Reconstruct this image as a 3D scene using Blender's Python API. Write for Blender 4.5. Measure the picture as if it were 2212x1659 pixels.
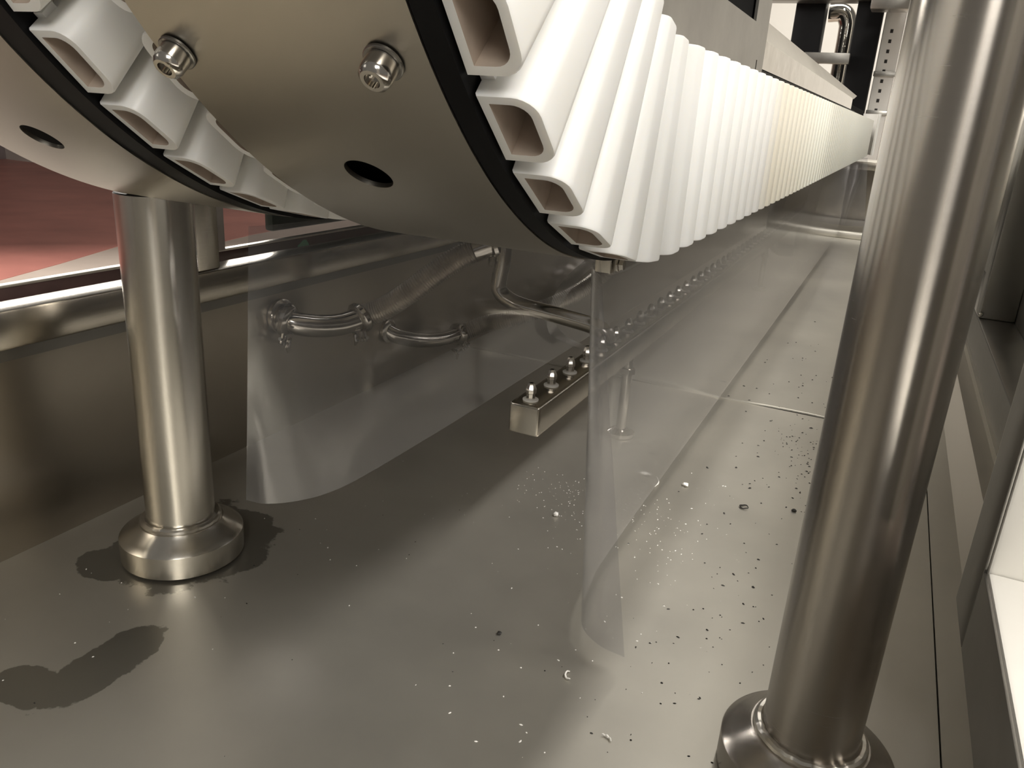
import bpy, bmesh, math, random
from mathutils import Vector, Matrix

random.seed(7)
for o in list(bpy.data.objects):
    bpy.data.objects.remove(o)
scene = bpy.context.scene
COL = scene.collection

# ------------------------------------------------------------------ camera
cam_data = bpy.data.cameras.new('camera')
cam = bpy.data.objects.new('camera', cam_data)
COL.objects.link(cam)
Rw = ((0.89936783, 0.19490738, -0.39134207),
      (0.43289604, -0.27182432, 0.85948389),
      (0.06114346, -0.9424026, -0.32884468))       # world = Rw @ (right, down, forward)
cam.matrix_world = Matrix(((Rw[0][0], -Rw[0][1], -Rw[0][2], 0.0),
                           (Rw[1][0], -Rw[1][1], -Rw[1][2], 0.0),
                           (Rw[2][0], -Rw[2][1], -Rw[2][2], 0.5),
                           (0, 0, 0, 1)))
cam_data.sensor_width = 36.0
cam_data.lens = 36.0 * 1699.526 / 2212.0
cam_data.clip_start = 0.02
cam_data.clip_end = 100
scene.camera = cam

# ------------------------------------------------------------------ world, lamps, exposure
world = bpy.data.worlds.new('hall_air')
scene.world = world
world.use_nodes = True
bg = world.node_tree.nodes['Background']
bg.inputs[0].default_value = (0.62, 0.58, 0.52, 1)
bg.inputs[1].default_value = 0.28


def area(name, loc, target, sx, sy, power, col=(1, 0.955, 0.89)):
    d = bpy.data.lights.new(name, 'AREA')
    d.shape = 'RECTANGLE'
    d.size, d.size_y = sx, sy
    d.energy = power
    d.color = col
    o = bpy.data.objects.new(name, d)
    COL.objects.link(o)
    o.location = loc
    q = (Vector(target) - Vector(loc)).to_track_quat('-Z', 'Y')
    o.rotation_euler = q.to_euler()
    return o


area('hall_lamp_overhead', (-0.08, 2.5, 3.0), (-0.08, 2.5001, 0), 0.22, 4.0, 30)
area('hall_lamp_front', (1.2, -1.75, 1.9), (-0.2, 0.8, 0.35), 1.1, 0.9, 46)
area('hall_lamp_left', (-5.6, 3.9, 2.1), (-1.6, 0.6, 0.2), 5.0, 1.0, 420, (1, 0.95, 0.88))
area('hall_lamp_far', (-0.6, 5.9, 2.7), (-0.6, 7.0, 0.7), 2.4, 0.6, 120, (1, 0.96, 0.88))
area('hall_lamp_right', (1.3, 0.6, 2.5), (0.35, 0.6, 0.0), 2.2, 0.3, 125)
area('fill_right_far', (1.7, 3.4, 1.9), (-0.15, 2.4, 0.5), 2.4, 0.5, 6)  # added fill brightening the far run of the white chain

scene.view_settings.view_transform = 'Standard'
scene.view_settings.look = 'None'
scene.view_settings.gamma = 1.0
scene.view_settings.use_curve_mapping = False
scene.view_settings.exposure = 0.0


# ------------------------------------------------------------------ materials
def new_mat(name):
    m = bpy.data.materials.new(name)
    m.use_nodes = True
    nt = m.node_tree
    b = nt.nodes['Principled BSDF']
    return m, nt, b


def node(nt, kind, **kw):
    n = nt.nodes.new(kind)
    for k, v in kw.items():
        setattr(n, k, v)
    return n


def ramp(nt, fac, stops):
    r = node(nt, 'ShaderNodeValToRGB')
    el = r.color_ramp.elements
    while len(el) < len(stops):
        el.new(0.5)
    for e, (p, c) in zip(el, stops):
        e.position = p
        e.color = c if len(c) == 4 else (*c, 1)
    nt.links.new(fac, r.inputs[0])
    return r.outputs[0]


def coords(nt, scale, rot=(0, 0, 0)):
    tc = node(nt, 'ShaderNodeTexCoord')
    mp = node(nt, 'ShaderNodeMapping')
    mp.inputs['Scale'].default_value = scale
    mp.inputs['Rotation'].default_value = rot
    nt.links.new(tc.outputs['Object'], mp.inputs[0])
    return mp.outputs[0]


def noise(nt, vec, scale, detail=4, rough=0.55):
    n = node(nt, 'ShaderNodeTexNoise')
    n.inputs['Scale'].default_value = scale
    n.inputs['Detail'].default_value = detail
    n.inputs['Roughness'].default_value = rough
    nt.links.new(vec, n.inputs['Vector'])
    return n.outputs[0]


def steel(name, col=(0.60, 0.57, 0.51), rough=0.28, var=0.1, grain=(30, 30, 900), bump=0.03, blotch=4.0, dark=0.82, aniso=0.0):
    m, nt, b = new_mat(name)
    if aniso:
        tg = node(nt, 'ShaderNodeTangent', direction_type='RADIAL', axis='Z')
        b.inputs['Anisotropic'].default_value = aniso
        b.inputs['Anisotropic Rotation'].default_value = 0.25
        nt.links.new(tg.outputs[0], b.inputs['Tangent'])
    b.inputs['Metallic'].default_value = 1.0
    g = noise(nt, coords(nt, grain), 1.0, 3)
    bl = noise(nt, coords(nt, (1, 1, 1)), blotch, 6)
    c = ramp(nt, bl, [(0.3, tuple(x * dark for x in col)), (0.7, col)])
    nt.links.new(c, b.inputs['Base Color'])
    mr = node(nt, 'ShaderNodeMapRange')
    mr.inputs['To Min'].default_value = max(0.02, rough - var)
    mr.inputs['To Max'].default_value = rough + var
    mx = node(nt, 'ShaderNodeMath', operation='ADD')
    hv = node(nt, 'ShaderNodeMath', operation='MULTIPLY')
    nt.links.new(g, hv.inputs[0]); hv.inputs[1].default_value = 0.5
    hb = node(nt, 'ShaderNodeMath', operation='MULTIPLY')
    nt.links.new(bl, hb.inputs[0]); hb.inputs[1].default_value = 0.5
    nt.links.new(hv.outputs[0], mx.inputs[0]); nt.links.new(hb.outputs[0], mx.inputs[1])
    nt.links.new(mx.outputs[0], mr.inputs['Value'])
    nt.links.new(mr.outputs[0], b.inputs['Roughness'])
    if bump:
        bp = node(nt, 'ShaderNodeBump')
        bp.inputs['Strength'].default_value = bump
        bp.inputs['Distance'].default_value = 0.001
        nt.links.new(g, bp.inputs['Height'])
        nt.links.new(bp.outputs[0], b.inputs['Normal'])
    return m


def plain(name, col, rough=0.5, metal=0.0, var=0.12, scale=20, spec=0.5):
    m, nt, b = new_mat(name)
    n = noise(nt, coords(nt, (1, 1, 1)), scale, 5)
    c = ramp(nt, n, [(0.3, tuple(x * (1 - var) for x in col)), (0.7, tuple(min(1, x * (1 + var)) for x in col))])
    nt.links.new(c, b.inputs['Base Color'])
    b.inputs['Roughness'].default_value = rough
    b.inputs['Metallic'].default_value = metal
    b.inputs['Specular IOR Level'].default_value = spec
    return m


M = {}
M['cover'] = steel('brushed_cover_steel', (0.47, 0.44, 0.385), 0.34, 0.025, (500, 9, 9), 0.004, 2.2, 0.94)
M['post'] = steel('brushed_post_steel', (0.72, 0.69, 0.63), 0.25, 0.04, (14, 14, 900), 0.0, 9.0, 0.92, 0.8)
M['post_dark'] = steel('brushed_post_steel_dull', (0.52, 0.485, 0.44), 0.26, 0.04, (14, 14, 900), 0.0, 9.0, 0.92, 0.8)
M['wall'] = steel('brushed_wall_steel', (0.46, 0.42, 0.36), 0.30, 0.08, (20, 20, 500), 0.03, 3.0, 0.85)
M['rail'] = steel('brushed_rail_steel', (0.60, 0.56, 0.49), 0.22, 0.06, (400, 8, 400), 0.03, 8.0, 0.8)
M['polish'] = steel('polished_steel', (0.66, 0.63, 0.57), 0.06, 0.05, (60, 60, 60), 0.0, 14.0, 0.8)
_nt = M['polish'].node_tree
_bp = node(_nt, 'ShaderNodeBump')
_bp.inputs['Strength'].default_value = 0.35
_bp.inputs['Distance'].default_value = 0.004
_nt.links.new(noise(_nt, coords(_nt, (1, 9, 14)), 1.6, 3), _bp.inputs['Height'])
_nt.links.new(_bp.outputs[0], _nt.nodes['Principled BSDF'].inputs['Normal'])
M['chrome'] = steel('bright_fitting_steel', (0.7, 0.67, 0.62), 0.13, 0.06, (60, 60, 60), 0.0, 30.0, 0.8)
M['plate'] = steel('dull_plate_steel', (0.50, 0.485, 0.45), 0.36, 0.08, (60, 60, 60), 0.05, 14.0, 0.8)
M['satin'] = steel('satin_frame_steel', (0.88, 0.86, 0.81), 0.42, 0.05, (60, 60, 60), 0.02, 6.0, 0.92)
M['satin'].node_tree.nodes['Principled BSDF'].inputs['Metallic'].default_value = 0.25
M['hoodtop'] = steel('satin_hood_steel', (0.72, 0.69, 0.62), 0.45, 0.05, (60, 60, 60), 0.02, 6.0, 0.92)
M['brush_far'] = steel('dark_frame_steel', (0.32, 0.31, 0.29), 0.34, 0.06, (60, 60, 60), 0.02, 6.0, 0.8)
M['braid'] = steel('braided_steel', (0.74, 0.70, 0.63), 0.38, 0.08, (300, 300, 300), 0.1, 40.0, 0.7)
M['black'] = plain('black_guide_plastic', (0.0035, 0.0035, 0.004), 0.5, 0, 0.2, 40, 0.15)
M['hole'] = plain('dark_interior', (0.004, 0.004, 0.004), 0.9, 0, 0.2, 40, 0.1)
M['capdark'] = plain('dark_cap', (0.015, 0.015, 0.015), 0.7)
M['ptfe'] = plain('white_washer_plastic', (0.72, 0.70, 0.65), 0.45, 0, 0.05)
M['redfloor'] = plain('red_painted_floor', (0.60, 0.24, 0.20), 0.38, 0, 0.18, 1.3)
M['palefloor'] = plain('pale_hall_floor', (0.55, 0.46, 0.40), 0.45, 0, 0.12, 1.1)
M['maroon'] = plain('maroon_band', (0.10, 0.055, 0.05), 0.45, 0, 0.2, 30)
M['seal'] = plain('grey_edge_seal', (0.45, 0.42, 0.40), 0.5)
M['green'] = plain('dark_green_enamel', (0.012, 0.032, 0.02), 0.5, 0, 0.15, 30)
M['whitewall'] = plain('white_hall_wall', (0.80, 0.78, 0.73), 0.7, 0, 0.04, 2)
M['hallwall'] = plain('grey_hall_wall', (0.33, 0.29, 0.29), 0.7, 0, 0.08, 1)
M['blackframe'] = plain('black_machine_paint', (0.004, 0.004, 0.0045), 0.6, 0, 0.2, 30, 0.2)
M['white'] = plain('white_plastic_crumb', (0.85, 0.83, 0.78), 0.5, 0, 0.05, 80)
M['dirt'] = plain('dark_plastic_crumb', (0.02, 0.018, 0.015), 0.6, 0, 0.3, 80)
M['greenbit'] = plain('green_tape', (0.16, 0.45, 0.28), 0.5)


def silicone():
    m, nt, b = new_mat('milky_white_silicone')
    v = coords(nt, (1, 1, 1))
    n1 = noise(nt, v, 5.0, 3)
    c = ramp(nt, n1, [(0.3, (0.80, 0.785, 0.735)), (0.65, (0.85, 0.85, 0.84))])
    # pads further along: a painted grey shadow band, then tan stain, then faint yellowing
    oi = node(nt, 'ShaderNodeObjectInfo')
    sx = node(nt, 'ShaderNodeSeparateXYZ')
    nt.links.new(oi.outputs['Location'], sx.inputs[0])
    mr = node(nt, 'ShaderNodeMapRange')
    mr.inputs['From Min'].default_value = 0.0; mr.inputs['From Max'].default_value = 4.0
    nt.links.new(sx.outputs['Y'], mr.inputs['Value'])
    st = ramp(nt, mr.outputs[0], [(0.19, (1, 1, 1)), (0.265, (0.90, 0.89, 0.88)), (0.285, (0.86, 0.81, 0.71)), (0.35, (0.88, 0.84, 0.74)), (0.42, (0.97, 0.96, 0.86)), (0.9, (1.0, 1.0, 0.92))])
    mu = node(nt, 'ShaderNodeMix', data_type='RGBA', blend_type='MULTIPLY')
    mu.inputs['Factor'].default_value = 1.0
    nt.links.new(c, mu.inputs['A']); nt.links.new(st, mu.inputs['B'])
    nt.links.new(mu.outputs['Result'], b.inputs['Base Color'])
    b.inputs['Roughness'].default_value = 0.38
    b.inputs['Subsurface Weight'].default_value = 0.25
    b.inputs['Subsurface Radius'].default_value = (1.0, 0.8, 0.6)
    b.inputs['Subsurface Scale'].default_value = 0.012
    return m


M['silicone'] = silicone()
M['bore'] = plain('tan_pad_bore', (0.46, 0.38, 0.31), 0.6, 0, 0.15, 40)  # inner faces darker and more tan than the pad's outside


def sheen(nt, f0):
    """Schlick reflectance of a thin clear sheet, the same from both sides"""
    lw = node(nt, 'ShaderNodeLayerWeight')
    lw.inputs['Blend'].default_value = 0.5
    p = node(nt, 'ShaderNodeMath', operation='POWER')
    nt.links.new(lw.outputs['Facing'], p.inputs[0]); p.inputs[1].default_value = 5.0
    q = node(nt, 'ShaderNodeMath', operation='MULTIPLY_ADD')
    nt.links.new(p.outputs[0], q.inputs[0]); q.inputs[1].default_value = 1 - f0; q.inputs[2].default_value = f0
    return q.outputs[0]


def clear_sheet():
    m = bpy.data.materials.new('clear_vinyl_sheet')
    m.use_nodes = True
    nt = m.node_tree
    nt.nodes.clear()
    out = node(nt, 'ShaderNodeOutputMaterial')
    tr = node(nt, 'ShaderNodeBsdfTransparent')
    tr.inputs[0].default_value = (0.93, 0.93, 0.94, 1)
    gl = node(nt, 'ShaderNodeBsdfGlossy')
    gl.inputs['Roughness'].default_value = 0.13
    gl.inputs[0].default_value = (1, 1, 1, 1)
    df = node(nt, 'ShaderNodeBsdfDiffuse')
    df.inputs[0].default_value = (0.62, 0.64, 0.68, 1)
    fr = sheen(nt, 0.075)
    hz = node(nt, 'ShaderNodeMixShader')
    n = noise(nt, coords(nt, (1, 1, 1)), 7.0, 4)
    mr = node(nt, 'ShaderNodeMapRange')
    mr.inputs['To Min'].default_value = 0.015
    mr.inputs['To Max'].default_value = 0.06
    nt.links.new(n, mr.inputs['Value'])
    nt.links.new(mr.outputs[0], hz.inputs[0])
    nt.links.new(tr.outputs[0], hz.inputs[1]); nt.links.new(df.outputs[0], hz.inputs[2])
    mx = node(nt, 'ShaderNodeMixShader')
    nt.links.new(fr, mx.inputs[0])
    nt.links.new(hz.outputs[0], mx.inputs[1]); nt.links.new(gl.outputs[0], mx.inputs[2])
    nt.links.new(mx.outputs[0], out.inputs[0])
    return m


M['vinyl'] = clear_sheet()


def pane_mat():
    m = bpy.data.materials.new('clear_door_pane')
    m.use_nodes = True
    nt = m.node_tree
    nt.nodes.clear()
    out = node(nt, 'ShaderNodeOutputMaterial')
    tr = node(nt, 'ShaderNodeBsdfTransparent')
    tr.inputs[0].default_value = (0.95, 0.95, 0.95, 1)
    gl = node(nt, 'ShaderNodeBsdfGlossy')
    gl.inputs['Roughness'].default_value = 0.05
    fr = sheen(nt, 0.04)
    mx = node(nt, 'ShaderNodeMixShader')
    nt.links.new(fr, mx.inputs[0])
    nt.links.new(tr.outputs[0], mx.inputs[1]); nt.links.new(gl.outputs[0], mx.inputs[2])
    nt.links.new(mx.outputs[0], out.inputs[0])
    return m


M['pane'] = pane_mat()


def floor_steel():
    """Dull stainless with wear blotches, wet stains round the left post, fine grain."""
    m, nt, b = new_mat('tank_floor_steel')
    b.inputs['Metallic'].default_value = 0.8
    tc = node(nt, 'ShaderNodeTexCoord')
    obj = tc.outputs['Object']
    big = noise(nt, obj, 3.2, 6, 0.6)
    fine = noise(nt, coords(nt, (600, 25, 25)), 1.0, 3)
    c = ramp(nt, big, [(0.3, (0.46, 0.44, 0.39)), (0.7, (0.56, 0.535, 0.47))])
    # wet stains: distance to a few spots, edges broken by noise
    wob = noise(nt, obj, 22.0, 5, 0.6)
    prev = None
    for (x, y, rx, ry) in ((-0.655, 0.575, 0.088, 0.105), (-0.70, 0.50, 0.045, 0.03), (-0.565, 0.385, 0.030, 0.060), (-0.60, 0.335, 0.035, 0.025)):
        sub = node(nt, 'ShaderNodeVectorMath', operation='SUBTRACT')
        nt.links.new(obj, sub.inputs[0]); sub.inputs[1].default_value = (x, y, 0)
        sc = node(nt, 'ShaderNodeVectorMath', operation='MULTIPLY')
        nt.links.new(sub.outputs[0], sc.inputs[0]); sc.inputs[1].default_value = (1 / rx, 1 / ry, 0)
        ln = node(nt, 'ShaderNodeVectorMath', operation='LENGTH')
        nt.links.new(sc.outputs[0], ln.inputs[0])
        if prev is None:
            prev = ln.outputs['Value']
        else:
            mn = node(nt, 'ShaderNodeMath', operation='MINIMUM')
            nt.links.new(prev, mn.inputs[0]); nt.links.new(ln.outputs['Value'], mn.inputs[1])
            prev = mn.outputs[0]
    wn = node(nt, 'ShaderNodeMath', operation='MULTIPLY_ADD')
    nt.links.new(wob, wn.inputs[0]); wn.inputs[1].default_value = 1.1; wn.inputs[2].default_value = -0.55
    ad = node(nt, 'ShaderNodeMath', operation='ADD')
    nt.links.new(prev, ad.inputs[0]); nt.links.new(wn.outputs[0], ad.inputs[1])
    wet = ramp(nt, ad.outputs[0], [(0.96, (1, 1, 1)), (1.0, (0, 0, 0))])
    mix = node(nt, 'ShaderNodeMix', data_type='RGBA')
    nt.links.new(wet, mix.inputs['Factor'])
    nt.links.new(c, mix.inputs['A'])
    mix.inputs['B'].default_value = (0.27, 0.255, 0.22, 1)
    nt.links.new(mix.outputs['Result'], b.inputs['Base Color'])
    mr = node(nt, 'ShaderNodeMapRange')
    mr.inputs['To Min'].default_value = 0.34
    mr.inputs['To Max'].default_value = 0.5
    nt.links.new(big, mr.inputs['Value'])
    rr = node(nt, 'ShaderNodeMath', operation='MULTIPLY_ADD')
    nt.links.new(wet, rr.inputs[0]); rr.inputs[1].default_value = -0.12
    nt.links.new(mr.outputs[0], rr.inputs[2])
    nt.links.new(rr.outputs[0], b.inputs['Roughness'])
    bp = node(nt, 'ShaderNodeBump')
    bp.inputs['Strength'].default_value = 0.02
    bp.inputs['Distance'].default_value = 0.001
    nt.links.new(fine, bp.inputs['Height'])
    b2 = node(nt, 'ShaderNodeBump')
    b2.inputs['Strength'].default_value = 0.12
    b2.inputs['Distance'].default_value = 0.01
    wv = noise(nt, obj, 4.0, 2)
    nt.links.new(wv, b2.inputs['Height'])
    nt.links.new(bp.outputs[0], b2.inputs['Normal'])
    nt.links.new(b2.outputs[0], b.inputs['Normal'])
    return m


M['floor'] = floor_steel()


# ------------------------------------------------------------------ mesh helpers
def add_box(bm, x0, x1, y0, y1, z0, z1):
    v = [bm.verts.new((x, y, z)) for z in (z0, z1) for y in (y0, y1) for x in (x0, x1)]
    for f in ((0, 2, 3, 1), (4, 5, 7, 6), (0, 1, 5, 4), (2, 6, 7, 3), (0, 4, 6, 2), (1, 3, 7, 5)):
        bm.faces.new([v[i] for i in f])


def rbox(x0, x1, y0, y1, z0, z1, r=0.003, seg=2):
    bm = bmesh.new()
    add_box(bm, x0, x1, y0, y1, z0, z1)
    r = min(r, 0.45 * min(x1 - x0, y1 - y0, z1 - z0))
    bmesh.ops.bevel(bm, geom=list(bm.edges), offset=r, segments=seg, affect='EDGES', profile=0.5)
    return bm


def frame(d):
    d = Vector(d).normalized()
    a = Vector((0, 0, 1)) if abs(d.z) < 0.9 else Vector((0, 1, 0))
    u = d.cross(a).normalized()
    return u, d.cross(u).normalized()


def add_lathe(bm, org, axis, prof, n=48, cap=True, phase=0.0):
    """prof = [(t along axis, radius)]"""
    org = Vector(org); axis = Vector(axis).normalized()
    u, w = frame(axis)
    rings = []
    for t, r in prof:
        rings.append([bm.verts.new(org + axis * t + (u * math.cos(phase + 2 * math.pi * k / n) + w * math.sin(phase + 2 * math.pi * k / n)) * r) for k in range(n)])
    for a, b in zip(rings, rings[1:]):
        for k in range(n):
            bm.faces.new((a[k], a[(k + 1) % n], b[(k + 1) % n], b[k]))
    if cap:
        bm.faces.new(list(reversed(rings[0])))
        bm.faces.new(rings[-1])


def smooth_path(pts, n=10):
    P = [Vector(p) for p in pts]
    P = [2 * P[0] - P[1]] + P + [2 * P[-1] - P[-2]]
    out = []
    for i in range(1, len(P) - 2):
        p0, p1, p2, p3 = P[i - 1:i + 3]
        for k in range(n):
            t = k / n
            out.append(0.5 * ((2 * p1) + (p2 - p0) * t + (2 * p0 - 5 * p1 + 4 * p2 - p3) * t * t + (3 * p1 - p0 - 3 * p2 + p3) * t ** 3))
    out.append(P[-2])
    return out


def add_tube(bm, path, r, n=20, cap=True):
    path = [Vector(p) for p in path]
    rr = r if isinstance(r, (list, tuple)) else [r] * len(path)
    d0 = (path[1] - path[0]).normalized()
    u, w = frame(d0)
    rings = []
    for i, p in enumerate(path):
        d = (path[min(i + 1, len(path) - 1)] - path[max(i - 1, 0)]).normalized()
        u = (u - d * u.dot(d)).normalized()
        w = d.cross(u)
        rings.append([bm.verts.new(p + (u * math.cos(2 * math.pi * k / n) + w * math.sin(2 * math.pi * k / n)) * rr[i]) for k in range(n)])
    for a, b in zip(rings, rings[1:]):
        for k in range(n):
            bm.faces.new((a[k], a[(k + 1) % n], b[(k + 1) % n], b[k]))
    if cap:
        bm.faces.new(list(reversed(rings[0])))
        bm.faces.new(rings[-1])


def add_prism(bm, poly, x0, x1, axis='x'):
    """poly of (y,z) extruded between x0 and x1"""
    a = [bm.verts.new((x0, p[0], p[1])) for p in poly]
    b = [bm.verts.new((x1, p[0], p[1])) for p in poly]
    n = len(poly)
    bm.faces.new(a); bm.faces.new(list(reversed(b)))
    for k in range(n):
        bm.faces.new((a[k], b[k], b[(k + 1) % n], a[(k + 1) % n]))


def to_mesh(name, bm, m, angle=35):
    bmesh.ops.recalc_face_normals(bm, faces=list(bm.faces))
    me = bpy.data.meshes.new(name)
    bm.to_mesh(me)
    bm.free()
    if m:
        me.materials.append(m)
    for p in me.polygons:
        p.use_smooth = True
    me.set_sharp_from_angle(angle=math.radians(angle))
    return me


def world_off(p):
    # parts keep their vertices in world space, so only the Empty of the thing has an offset
    return p.location.copy() if p.type == 'EMPTY' else Vector((0, 0, 0))


def obj(name, bm, m, parent=None, angle=35):
    me = bm if isinstance(bm, bpy.types.Mesh) else to_mesh(name, bm, m, angle)
    o = bpy.data.objects.new(name, me)
    COL.objects.link(o)
    if parent is not None:
        o.parent = parent
        o.matrix_parent_inverse = Matrix.Translation(-world_off(parent))
    return o


def thing(name, label, cat, loc, group=None):
    o = bpy.data.objects.new(name, None)
    o.empty_display_size = 0.05
    COL.objects.link(o)
    o.location = loc
    o['label'] = label
    o['category'] = cat
    if group:
        o['group'] = group
    return o


def tag(o, label, cat, group=None):
    o['label'] = label
    o['category'] = cat
    if group:
        o['group'] = group
    return o


def box_part(name, parent, m, *b, r=0.002):
    return obj(name, rbox(*b, r=r), m, parent)


# ------------------------------------------------------------------ the hall around the machine
def struct(name, bm, m):
    o = obj(name, bm, m)
    o['kind'] = 'structure'
    return o


HF = -0.85
bm = bmesh.new(); add_box(bm, -14, 6, -6, 9, HF - 0.1, HF); struct('floor', bm, M['palefloor'])
bm = bmesh.new()
edge = [(-5.0, 1.5), (-5.25, 2.6), (-5.55, 3.44), (-5.75, 4.0), (-6.1, 4.85), (-6.0, 5.3), (-5.65, 5.6), (-5.75, 6.1), (-6.1, 9.0)]
top_ = [bm.verts.new((x, y, HF + 0.003)) for x, y in edge + [(-14, 9.0), (-14, -6), (-4.4, -6)]]
bot_ = [bm.verts.new((v.co.x, v.co.y, HF)) for v in top_]
bm.faces.new(top_); bm.faces.new(list(reversed(bot_)))
for k in range(len(top_)):
    k2 = (k + 1) % len(top_)
    bm.faces.new((top_[k], bot_[k], bot_[k2], top_[k2]))
struct('trim_1', bm, M['redfloor'])
bm = bmesh.new(); add_box(bm, -14.2, -14, -6, 9, HF, 4.6); struct('wall_left', bm, M['hallwall'])
bm = bmesh.new(); add_box(bm, -14, 6, 9, 9.2, HF, 4.6); struct('wall_back', bm, M['whitewall'])

# ------------------------------------------------------------------ rinse tank
tank = thing('rinse_tank', 'long shallow brushed stainless steel tank forming the dirty metal floor and side walls', 'tank', (-0.3, 2.0, 0.0))


def sheet(name, pts, m, th=0.004):
    """quad strip sheet: pts is a list of (x,z) cross-section along y0..y1"""
    pass


def section(name, poly, y0, y1, m, parent, ny=1):
    """open section (x,z) swept along y, given thickness downwards"""
    bm = bmesh.new()
    rows = []
    for k in range(ny + 1):
        y = y0 + (y1 - y0) * k / ny
        rows.append([bm.verts.new((x, y, z)) for x, z in poly])
    for a, b in zip(rows, rows[1:]):
        for i in range(len(poly) - 1):
            bm.faces.new((a[i], a[i + 1], b[i + 1], b[i]))
    o = obj(name, bm, m, parent)
    return o


YN, YF = -0.55, 4.95
bm = bmesh.new(); add_box(bm, -0.80, 0.128, YN, 1.472, -0.004, 0); obj('floor_panel', bm, M['floor'], tank)
bm = bmesh.new(); add_box(bm, -0.80, 0.128, 1.478, YF, -0.004, 0.0); obj('floor_panel', bm, M['floor'], tank)
bm = bmesh.new()
path = [(-0.80 + 0.93 * k / 60, 1.475 + 0.004 * math.sin(k * 0.31) + random.uniform(-0.0006, 0.0006), 0.0003) for k in range(61)]
add_tube(bm, path, 0.0028, 8)
obj('weld_seam', bm, M['floor'], tank)
bm = bmesh.new(); add_box(bm, -0.80, 0.203, YN, YF, -0.009, -0.0045); obj('base_sheet', bm, M['hole'], tank)
# edge strips on the right: flat margin, rising cove, wall, lip, ledge
bm = bmesh.new(); add_box(bm, 0.1295, 0.163, YN, YF, -0.004, 0.0003); obj('edge_strip', bm, M['floor'], tank)
bm = bmesh.new(); add_prism(bm, [(0, 0)] * 3, 0, 0) if False else None
v = []
for y in (YN, YF):
    v.append([bm.verts.new((x, y, z)) for x, z in ((0.163, -0.004), (0.163, 0.0003), (0.199, 0.012), (0.199, -0.004))])
for i in range(4):
    bm.faces.new((v[0][i], v[0][(i + 1) % 4], v[1][(i + 1) % 4], v[1][i]))
bm.faces.new(v[0]); bm.faces.new(list(reversed(v[1])))
obj('cove_strip', bm, M['cover'], tank)
bm = bmesh.new(); add_box(bm, 0.199, 0.203, YN, YF, 0, 0.081); obj('right_wall', bm, M['wall'], tank)
bm = bmesh.new(); add_box(bm, 0.194, 0.203, YN, YF, 0.081, 0.094); obj('wall_lip', bm, M['rail'], tank)
bm = bmesh.new(); add_box(bm, 0.200, 0.204, YN, YF, 0.094, 0.157); obj('right_wall', bm, M['brush_far'], tank)
box_part('ledge', tank, M['brush_far'], 0.198, 0.262, 0.56, YF, 0.157, 0.162, r=0.0015)
bm = bmesh.new(); add_box(bm, -0.804, -0.80, YN, YF, -0.004, 0.225); obj('left_wall', bm, M['wall'], tank)
bm = bmesh.new(); add_box(bm, -0.80, -0.794, YN, YF, 0.222, 0.236); obj('wall_lip', bm, M['brush_far'], tank)
bm = bmesh.new(); add_box(bm, -0.80, 0.199, YF, YF + 0.004, -0.004, 0.35); obj('end_wall', bm, M['wall'], tank)
bm = bmesh.new(); add_box(bm, -0.80, 0.199, YN - 0.004, YN, -0.004, 0.25); obj('end_wall', bm, M['wall'], tank)
box_part('drain_step', tank, M['hoodtop'], -0.42, 0.12, 4.25, 4.92, 0, 0.03, r=0.004)
for x in (-0.7, 0.1):
    for y in (-0.3, 2.2, 4.7):
        bm = bmesh.new(); add_lathe(bm, (x, y, HF), (0, 0, 1), [(0, 0.04), (0.02, 0.04), (0.03, 0.025), (HF * -1 - 0.005, 0.025)], 24)
        obj('tank_leg', bm, M['post'], tank)

# ------------------------------------------------------------------ machine frame rails
box_part('top_rail', tank, M['rail'], -0.826, -0.785, YN, 4.9, 0.236, 0.277, r=0.003)
box_part('upright', tank, M['rail'], -0.824, -0.787, 0.735, 0.773, 0.277, 1.6, r=0.003)
box_part('upright', tank, M['rail'], -0.824, -0.787, 2.6, 2.64, 0.277, 1.6, r=0.003)

door = thing('guard_door', 'clear guard door with bright bottom edge and maroon band behind left rail', 'door', (-0.865, 1.5, 0.277))
box_part('bottom_band', door, M['maroon'], -0.868, -0.858, YN, 4.8, 0.205, 0.2815, r=0.002)  # maroon strip below the pane's bright edge
box_part('edge_strip', door, M['hoodtop'], -0.869, -0.857, YN, 4.8, 0.2815, 0.2845, r=0.001)
bm = bmesh.new(); add_box(bm, -0.865, -0.861, YN, 4.8, 0.2845, 1.5); obj('pane', bm, M['pane'], door)
box_part('edge_seal', door, M['seal'], -0.858, -0.850, 0.822, 0.846, 0.2845, 1.5, r=0.001)

gp = thing('green_panel', 'dark green enamelled box standing outside behind the left rail', 'panel', (-0.93, 1.3, 0.285))
box_part('body', gp, M['green'], -0.918, -0.90, 1.0, 1.75, 0.288, 0.62, r=0.005)
for (y, z, w) in ((1.047, 0.352, 0.010), (1.066, 0.349, 0.012), (1.058, 0.343, 0.02)):
    bm = bmesh.new(); add_box(bm, -0.9003, -0.899, y, y + w, z, z + 0.004); obj('scuff_mark', bm, M['hoodtop'], gp)
bm = bmesh.new()
ring = [(random.uniform(0.8, 1.2) * math.cos(a), random.uniform(0.8, 1.2) * math.sin(a)) for a in [k * math.pi / 6 for k in range(12)]]
add_prism(bm, [(1.023 + 0.014 * a, 0.262 + 0.016 * b_) for a, b_ in ring], -0.8575, -0.8565)
tag(obj('tape_scrap', bm, M['greenbit']), 'small scrap of green tape stuck to the maroon door band', 'tape')

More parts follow.
